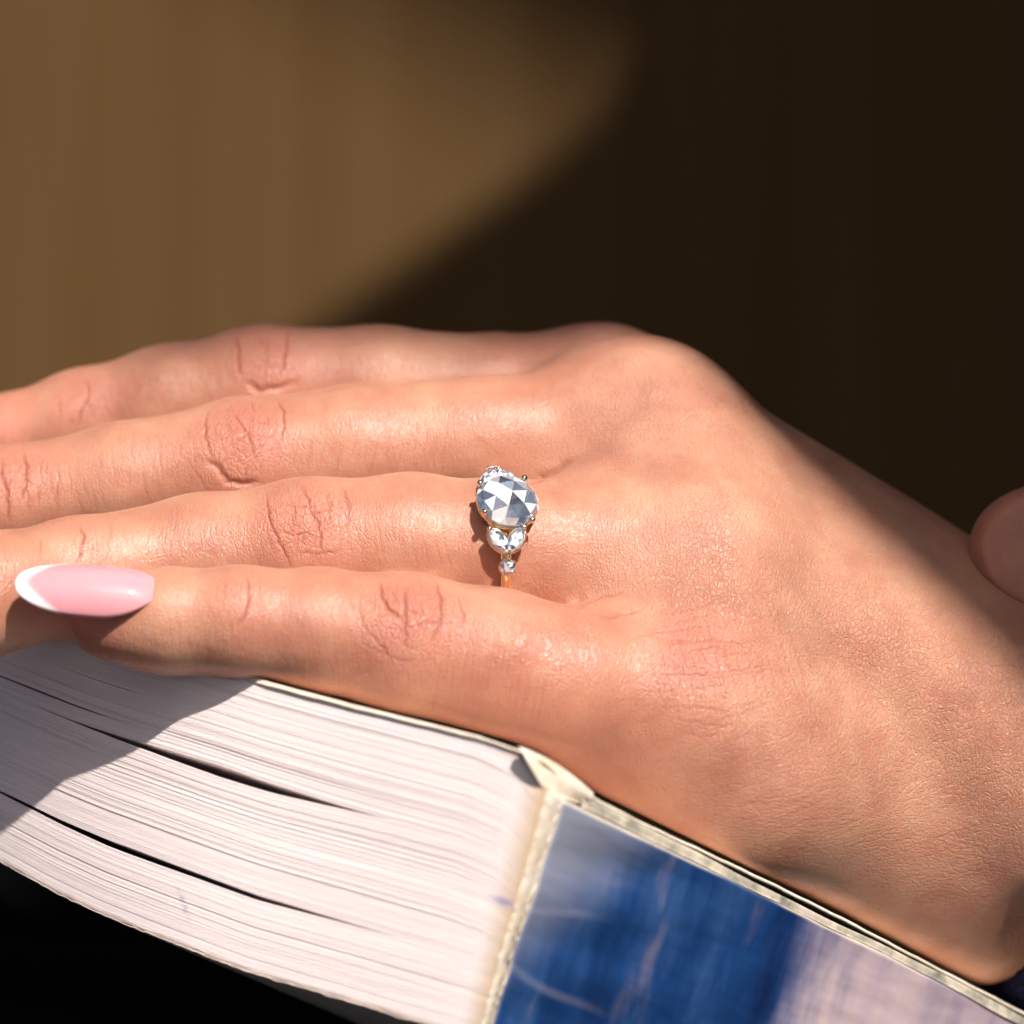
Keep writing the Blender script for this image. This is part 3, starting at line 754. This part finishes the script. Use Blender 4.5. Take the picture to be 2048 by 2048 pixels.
def grid_slab(name, fn, na, nb, thick_dir, thick, mat, attr=None, parent=book):
    """closed slab over a grid of points fn(a, b)"""
    vs, uv = [], []
    for l in (0, 1):
        for i in range(na + 1):
            for j in range(nb + 1):
                p, q = fn(i / na, j / nb); vs.append(p + np.asarray(thick_dir) * (thick if l else 0)); uv.append(q)
    n1 = (na + 1) * (nb + 1); ix = lambda l, i, j: l * n1 + i * (nb + 1) + j; f = []
    for i in range(na):
        for j in range(nb):
            f.append((ix(0, i, j), ix(0, i + 1, j), ix(0, i + 1, j + 1), ix(0, i, j + 1)))
            f.append((ix(1, i, j), ix(1, i, j + 1), ix(1, i + 1, j + 1), ix(1, i + 1, j)))
    for i in range(na):
        for j in (0, nb): f.append((ix(0, i, j), ix(1, i, j), ix(1, i + 1, j), ix(0, i + 1, j)))
    for j in range(nb):
        for i in (0, na): f.append((ix(0, i, j), ix(0, i, j + 1), ix(1, i, j + 1), ix(1, i, j)))
    return mesh_obj(name, np.array(vs), f, mat, parent, attrs={'spine_uv': np.array(uv)} if attr else None)

CORNER = [(1127, 1600), (1113, 1640), (1084, 1722), (1058, 1809), (1022, 1915), (990, 2028), (962, 2110), (935, 2190)]
cz = [33.5, 33, 32.4, 31.8, 31, 30.4, 29.8, 29.4]
CP = np.array([P(u, v, z) for (u, v), z in zip(CORNER, cz)])
cl = np.concatenate([[0], np.cumsum(np.linalg.norm(np.diff(CP, axis=0), axis=1))])
def corner(b):
    s = b * cl[-1]; return np.array([np.interp(s, cl, CP[:, i]) for i in range(3)]), s
# direction of the blue panel's own top line (slightly steeper than the cover's edge)
RD2 = norm(P(2048, 2042, -17) - P(1127, 1600, 33.5))
DNB = norm(CP[-1] - CP[0])
outS = norm(np.cross(RD2, DNB)); outS = outS if outS[2] > 0 else -outS
def spine_fn(a, b):
    p, s = corner(b); x = a * 120.0
    bulge = 0.5 * math.sin(math.pi * b) + 0.12 * math.sin(x * 0.5 + b * 9) * math.exp(-x / 25) + 0.25 * math.sin(b * 25 + x * 0.12) * math.exp(-((x - 12) / 12) ** 2)
    return p + RD2 * x + outS * bulge, (x, s, 0)
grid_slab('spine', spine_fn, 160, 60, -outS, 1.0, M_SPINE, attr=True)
# torn pale paper where the pages meet the spine
RAGN = np.random.RandomState(4).normal(size=61) * 0.22
def glue_fn(a, b):
    p, s = corner(b); q = face_pt(0.992, b * 0.985)
    q = P(*[(1091 - 1.0 * (1091 - 955) * b * 1.2 - 3), 1575 + (2190 - 1575) * b, 34.3 - 3 * b]) 
    rag = 0.8 * float(np.interp(b * 60, np.arange(61), RAGN))
    pp = q + (p - q) * a + RD2 * (rag * (1 if a > 0.9 else 0.6)) + np.array([0, 0, 0.55 * math.sin(math.pi * a) + 0.25])
    return pp, (0, 0, 0)
grid_slab('torn_spine_edge', glue_fn, 6, 160, np.array([0.1, 0, -1]), 0.8, M_BOARD)
# front cover: a thin board whose edge shows along the head and the spine, rising away behind under the hand
EU = [-300, 0, 300, 540, 700, 850, 960, 1037, 1084, 1135, 1207, 1300, 1400, 1550, 1687, 1850, 2048, 2400]
EV = [1066, 1192, 1290, 1358, 1400, 1436, 1463, 1488, 1507, 1551, 1594, 1641, 1687, 1758, 1826, 1912, 2015, 2190]
EZ = [zc(u) + 0.3 if u <= 1091 else 35.3 - (u - 1091) * 0.0541 for u in EU]
EP = np.array([P(u, v, z) for u, v, z in zip(EU, EV, EZ)])
EPl = np.concatenate([[0], np.cumsum(np.linalg.norm(np.diff(EP, axis=0), axis=1))])
BACKD = norm(np.array([0.0, -0.13, -0.99]))
def cover_fn(a, b):
    s = a * EPl[-1]; p = np.array([np.interp(s, EPl, EP[:, i]) for i in range(3)])
    rag = 0.06 * math.sin(s * 0.9) + 0.03 * math.sin(s * 2.1 + 1)
    u_here = float(project(p)[0])
    dip = 1.0
    return p + np.array([0, rag * 0.5, 0]) + BACKD * (b * 75.0) + np.array([0, -0.6 * (1 - b), 0]), (0, 0, 0)
grid_slab('front_cover', cover_fn, 260, 10, np.array([0, -1, 0]), 0.42, M_BOARD)
# dark layer showing in the split between cover and spine
def dark_fn(a, b):
    x = 1.0 + a * 112
    base = P(1150, 1588, 32.8); e = P(2048, 2034, -16.6); dd = norm(e - base)
    wv = 0.12 * math.sin(a * 14) + 0.05 * math.sin(a * 43)
    return base + dd * x + np.array([0, wv + 0.15 - b * (1.15 + 0.2 * math.sin(a * 9 + 1)), -0.30]), (0, 0, 0)
grid_slab('split_cover_layer', dark_fn, 120, 3, np.array([0, 0, -1]), 0.5, M_DARKLINE)
# pale hinge rising from the torn corner
def corner_fn(a, b):
    p0 = P(1037 + a * 150, 1492 + a * 95 - 12 * math.sin(a * 3.1), 35.6 - a * 4.0); p1 = P(1090 + a * 85, 1586 + a * 26, 34.6 - a * 4.2)
    return p0 + (p1 - p0) * b + np.array([0, 0, 0.5 * math.sin(math.pi * b)]), (0, 0, 0)
grid_slab('torn_corner', corner_fn, 20, 10, np.array([0, 0, -1]), 0.8, M_BOARD)

# black cloth below the book
def cloth():
    n, m = 70, 50; vs, f = [], []
    c = np.mean([P(300, 2150, 10), P(1000, 2400, 10)], axis=0)
    for i in range(n + 1):
        for j in range(m + 1):
            x = -110 + 260 * i / n; z = 90 - 260 * j / m
            y = -86 - 0.20 * (x + 20) + 2.5 * math.sin(x * 0.06 + z * 0.03) + 1.5 * math.sin(z * 0.11 + x * 0.02) - 0.10 * z
            vs.append((x, y, z))
    for i in range(n):
        for j in range(m): a = i * (m + 1) + j; f.append((a, a + 1, a + m + 2, a + m + 1))
    vs = np.array(vs); b = vs.copy(); b[:, 1] -= 4; nn = len(vs)
    f2 = [tuple(nn + x for x in reversed(q)) for q in f]
    rim = [i * (m + 1) for i in range(n + 1)]; rim2 = [i * (m + 1) + m for i in range(n + 1)]
    sd = [(a, b_, nn + b_, nn + a) for r in (rim, rim2) for a, b_ in zip(r[:-1], r[1:])]
    sd += [(a, a + 1, nn + a + 1, nn + a) for r0 in (0, n * (m + 1)) for a in range(r0, r0 + m)]
    o = mesh_obj('cloth', np.vstack([vs, b]), f + f2 + sd, M_BLACK, None, origin=(20, -90, 0))
    tag(o, 'black cloth that the open side of the book lies on', 'cloth')
cloth()

# ---------------------------------------------------------------- the ring
def facets(o, seed):
    r = np.random.RandomState(seed); me_ = o.data; a = me_.attributes.new('facet_glint', 'FLOAT', 'FACE')
    a.data.foreach_set('value', r.rand(len(me_.polygons)).astype(np.float32)); return o
ring = empty('ring', P(1006, 1103, -0.5))
tag(ring, 'gold engagement ring with a large rose cut diamond and leaf side stones', 'ring')
C0 = P(989, 1102, -0.5)
AXF = norm(P(1140, 1112, -1.6) - P(820, 1093, 0))       # along the finger, towards the knuckle
D0 = np.array([0.04, 0.545, 0.84]); D0 = norm(D0 - AXF * np.dot(D0, AXF))
S0 = np.cross(D0, AXF); S0 = S0 if S0[1] < 0 else -S0   # towards the little finger
TW = math.radians(7); AXF, S0 = AXF * math.cos(TW) - S0 * math.sin(TW), S0 * math.cos(TW) + AXF * math.sin(TW)
def rad(phi): return D0 * math.cos(phi) + S0 * math.sin(phi)
RB = 9.15
def tube(path, radii, nseg=12, cap=True, flat=1.0):
    vs, f = [], []; path = [np.asarray(p, float) for p in path]; n = len(path)
    prev = None
    for i, p in enumerate(path):
        t = norm(path[min(i + 1, n - 1)] - path[max(i - 1, 0)])
        a = norm(np.cross(t, [0.3, 0.2, 0.93])) if prev is None else norm(prev - t * np.dot(prev, t)); prev = a
        b = np.cross(t, a)
        for j in range(nseg):
            w_ = 2 * math.pi * j / nseg; vs.append(p + (a * math.cos(w_) + b * math.sin(w_)) * radii[i])
    for i in range(n - 1):
        for j in range(nseg):
            k = (j + 1) % nseg; f.append((i * nseg + j, i * nseg + k, (i + 1) * nseg + k, (i + 1) * nseg + j))
    f += [tuple(range(nseg))[::-1], tuple((n - 1) * nseg + j for j in range(nseg))]
    return vs, f
def merge(parts):
    vs, f = [], []
    for v, g_ in parts:
        o = len(vs); vs += list(v); f += [tuple(o + i for i in q) for q in g_]
    return np.array(vs), f
def ball(c, r, n=12, m=8):
    vs, f = [], []
    for i in range(m + 1):
        th = math.pi * i / m
        for j in range(n):
            ph = 2 * math.pi * j / n; vs.append(np.asarray(c) + r * np.array([math.sin(th) * math.cos(ph), math.sin(th) * math.sin(ph), math.cos(th)]))
    for i in range(m):
        for j in range(n):
            k = (j + 1) % n; f.append((i * n + j, (i + 1) * n + j, (i + 1) * n + k, i * n + k))
    return vs, f
# band: half-round, open path under the head
def band():
    n = 120; pr = [(-0.62, -0.75), (0.62, -0.75), (0.68, 0.0), (0.52, 0.45), (0.2, 0.68), (-0.2, 0.68), (-0.52, 0.45), (-0.68, 0.0)]; m = len(pr)
    vs, f = [], []
    for i in range(n):
        ph = 2 * math.pi * i / n; e = rad(ph)
        tw = 1.0 + 0.1 * math.cos(ph)
        for a, r in pr: vs.append(C0 + e * (RB + 0.75 + r * 0.85) + AXF * a * tw)
    for i in range(n):
        for j in range(m):
            i2, j2 = (i + 1) % n, (j + 1) % m; f.append((i * m + j, i2 * m + j, i2 * m + j2, i * m + j2))
    o = mesh_obj('band', np.array(vs), f, M_GOLD, ring)
band()
# centre stone: rose cut, 7.8 mm
QD = norm(D0 + 0.16 * AXF + np.array([0, 0.04, 0]))
XA = norm(AXF - QD * np.dot(AXF, QD)); YA = np.cross(QD, XA)
SC = C0 + D0 * 11.5 + AXF * 0.55
def rose(center, n_, x_, y_, rx, ry, h, rot=0.0, pav=1.3):
    vs = [center + n_ * h]
    def ringp(k, fr, hh, ph): return [center + n_ * hh + x_ * (rx * fr * math.cos(2 * math.pi * (i + ph) / k + rot)) + y_ * (ry * fr * math.sin(2 * math.pi * (i + ph) / k + rot)) for i in range(k)]
    a = ringp(6, 0.52, h * 0.80, 0); b = ringp(12, 0.86, h * 0.40, 0.0); c = ringp(24, 1.0, 0.10, 0.5); c2 = ringp(24, 1.0, -0.16, 0.5)
    d_ = ringp(12, 0.62, -pav * 0.62, 0.5); e_ = [center - n_ * pav]
    vs += a + b + c + c2 + d_ + e_
    A, B, C_, C2, D_, E_ = 1, 7, 19, 43, 67, 79
    f = []
    for i in range(6):
        j = (i + 1) % 6; f.append((0, A + i, A + j))
        b0, b1, b2 = B + 2 * i, B + 2 * i + 1, B + (2 * i + 2) % 12
        f += [(A + i, b0, b1), (A + i, b1, A + j), (A + j, b1, b2)]
    for i in range(12):
        j = (i + 1) % 12; c0, c1, cm = C_ + (2 * i) % 24, C_ + (2 * i + 1) % 24, C_ + (2 * i - 1) % 24
        f += [(B + i, cm, c0), (B + i, c0, B + j), (B + j, c0, c1)]
    for i in range(24):
        j = (i + 1) % 24; f.append((C_ + i, C2 + i, C2 + j, C_ + j))
    for i in range(12):
        j = (i + 1) % 12; f += [(C2 + (2 * i) % 24, D_ + i, C2 + (2 * i + 1) % 24), (C2 + (2 * i + 1) % 24, D_ + i, C2 + (2 * i + 2) % 24), (C2 + (2 * i + 2) % 24, D_ + i, D_ + j), (D_ + i, E_, D_ + j)]
    return np.array(vs), f
v_, f_ = rose(SC, QD, XA, YA, 3.95, 3.75, 2.15, 0.25)
st = facets(mesh_obj('diamond', v_, f_, M_GEM, ring, smooth=False), 11); st['label'] = 'large round rose cut centre diamond'
def brilliant(center, n_, x_, y_, rx, ry, h, pav, kind='round', k=16):
    """small faceted stone; 'marquise' is pointed at both ends of x"""
    def rim(fr, hh, ph=0.0, kk=k):
        out = []
        for i in range(kk):
            a = 2 * math.pi * (i + ph) / kk
            if kind == 'marquise': cx, cy = math.cos(a), math.sin(a) * (abs(math.sin(a)) ** 0.35)
            else: cx, cy = math.cos(a), math.sin(a)
            out.append(center + n_ * hh + x_ * rx * fr * cx + y_ * ry * fr * cy)
        return out
    T_ = rim(0.55, h, 0.5, k // 2); M_ = rim(0.82, h * 0.55, 0.0, k // 2 * 1); G_ = rim(1.0, 0.03); G2 = rim(1.0, -0.08); P_ = rim(0.45, -pav * 0.6, 0.25, k // 2); E_ = [center - n_ * pav]
    vs = T_ + M_ + G_ + G2 + P_ + E_; h2 = k // 2; t0, m0, g0, g1, p0, e0 = 0, h2, 2 * h2, 2 * h2 + k, 2 * h2 + 2 * k, 3 * h2 + 2 * k
    vs.append(center + n_ * h * 1.02); ce = len(vs) - 1; f = [(ce, i, (i + 1) % h2) for i in range(h2)]
    for i in range(h2):
        j = (i + 1) % h2
        f += [(t0 + i, m0 + j, t0 + j), (t0 + i, m0 + i, m0 + j)] if False else [(t0 + i, m0 + i, m0 + j), (t0 + i, m0 + j, t0 + j)]
        f += [(m0 + i, g0 + 2 * i, g0 + 2 * i + 1), (m0 + i, g0 + 2 * i + 1, m0 + j), (m0 + j, g0 + 2 * i + 1, g0 + (2 * i + 2) % k)]
        f += [(g1 + 2 * i, p0 + i, g1 + 2 * i + 1), (g1 + 2 * i + 1, p0 + i, p0 + j), (g1 + 2 * i + 1, p0 + j, g1 + (2 * i + 2) % k), (p0 + i, e0, p0 + j)]
    for i in range(k): j = (i + 1) % k; f.append((g0 + i, g1 + i, g1 + j, g0 + j))
    return np.array(vs), f
prongs = []
def prong(head, foot, r=0.42):
    v1_, f1_ = merge([tube([foot, foot + (head - foot) * 0.5, head], [r * 0.8, r * 0.75, r * 0.78], 10)])
    o = mesh_obj('prong', v1_, f1_, M_GOLD, ring)
    vb, fb = ball(head, r); mesh_obj('bead', np.array(vb), fb, M_PRONG, o_parent(o))
def o_parent(o):
    o['base_cm'] = list(ring['base_cm']); return o
basec = C0 + D0 * (RB + 0.5)
def stone_pt(ang, r, hgt): return SC + XA * (r * math.cos(ang)) + YA * (r * math.sin(ang)) + QD * hgt
for u, v in ((952, 962), (1046, 962), (958, 1034), (1062, 1037)):
    # on the girdle circle, in the direction the photograph shows
    best = min((math.hypot(*(np.array(project(stone_pt(a, 3.95, 0.45))) - (u, v))), a) for a in np.linspace(0, 2 * math.pi, 360))
    a = best[1]; prong(stone_pt(a, 3.95, 0.5), stone_pt(a, 2.5, -2.9), 0.46)
# gallery: two rails and slanting struts that make the basket
def loop(r, hgt, th, nm='gallery_rail'):
    pts_ = [stone_pt(2 * math.pi * i / 48, r, hgt) for i in range(49)]
    v1_, f1_ = tube(pts_, [th] * 49, 8); mesh_obj(nm, np.array(v1_), f1_, M_GOLD, ring)
loop(3.55, -0.75, 0.28); loop(2.75, -2.1, 0.30)
for a in (0.2, 1.0, 1.9, 2.8, 3.5, 4.2, 5.0, 5.7):
    v1_, f1_ = tube([stone_pt(a, 3.6, -0.7), stone_pt(a, 3.0, -1.6), stone_pt(a + 0.1, 2.4, -3.1)], [0.26, 0.3, 0.42], 8); mesh_obj('basket_strut', np.array(v1_), f1_, M_GOLD, ring)
# side stones, on both shoulders
def side(sign):
    dr_ = 0.0 if sign > 0 else -0.9
    def at(ph, r, along): r += dr_; return C0 + rad(sign * ph) * r + AXF * along
    for s in (-1, 1):
        ph = 0.445; c = at(ph, RB + 2.6, s * 1.12); n_ = norm(rad(sign * ph) + AXF * s * 0.10)
        down = norm(rad(sign * (ph + 0.01)) - rad(sign * (ph - 0.01))); x_ = norm(down * 0.83 - AXF * s * 0.56); x_ = norm(x_ - n_ * np.dot(x_, n_)); y_ = np.cross(n_, x_)
        v1_, f1_ = brilliant(c, n_, x_, y_, 1.80, 0.98, 0.45, 0.8, 'marquise'); facets(mesh_obj('side_diamond', v1_, f1_, M_GEM, ring, smooth=False), int(random.random() * 999))
        # seat under the stone
        pts_ = [c - n_ * 0.38 + x_ * 1.75 * math.cos(q) + y_ * 0.95 * math.sin(q) * abs(math.sin(q)) ** 0.35 for q in np.linspace(0, 2 * math.pi, 33)]
        v1_, f1_ = tube(pts_, [0.22] * 33, 8); mesh_obj('bezel', np.array(v1_), f1_, M_GOLD, ring)
        prong(c - x_ * 1.75 + n_ * 0.22, c - x_ * 1.2 - n_ * 2.0, 0.36)
        v1_, f1_ = tube([c + x_ * 0.6 - n_ * 0.5, c + x_ * 0.9 - n_ * 1.2, at(ph + 0.12, RB + 0.8, s * 0.3)], [0.4, 0.45, 0.5], 8); mesh_obj('shoulder', np.array(v1_), f1_, M_GOLD, ring)
        last = c + x_ * 1.75
    prong(at(0.62, RB + 2.75, 0), at(0.60, RB + 1.0, 0), 0.33)
    ph = 0.735; c = at(ph, RB + 2.25, 0); n_ = rad(sign * ph); x_ = AXF; y_ = np.cross(n_, x_)
    v1_, f1_ = brilliant(c, n_, x_, y_, 0.98, 0.98, 0.36, 0.65); facets(mesh_obj('side_diamond', v1_, f1_, M_GEM, ring, smooth=False), int(random.random() * 999))
    pts_ = [c - n_ * 0.40 + x_ * 0.9 * math.cos(q) + y_ * 0.9 * math.sin(q) for q in np.linspace(0, 2 * math.pi, 25)]
    v1_, f1_ = tube(pts_, [0.26] * 25, 8); mesh_obj('bezel', np.array(v1_), f1_, M_GOLD, ring)
    for q in (0.75, 2.35, 3.95, 5.5):
        hd = c + x_ * 0.95 * math.cos(q) + y_ * 0.95 * math.sin(q) + n_ * 0.15; prong(hd, c + (x_ * math.cos(q) + y_ * math.sin(q)) * 0.55 - n_ * 1.5, 0.24)
side(1); side(-1)
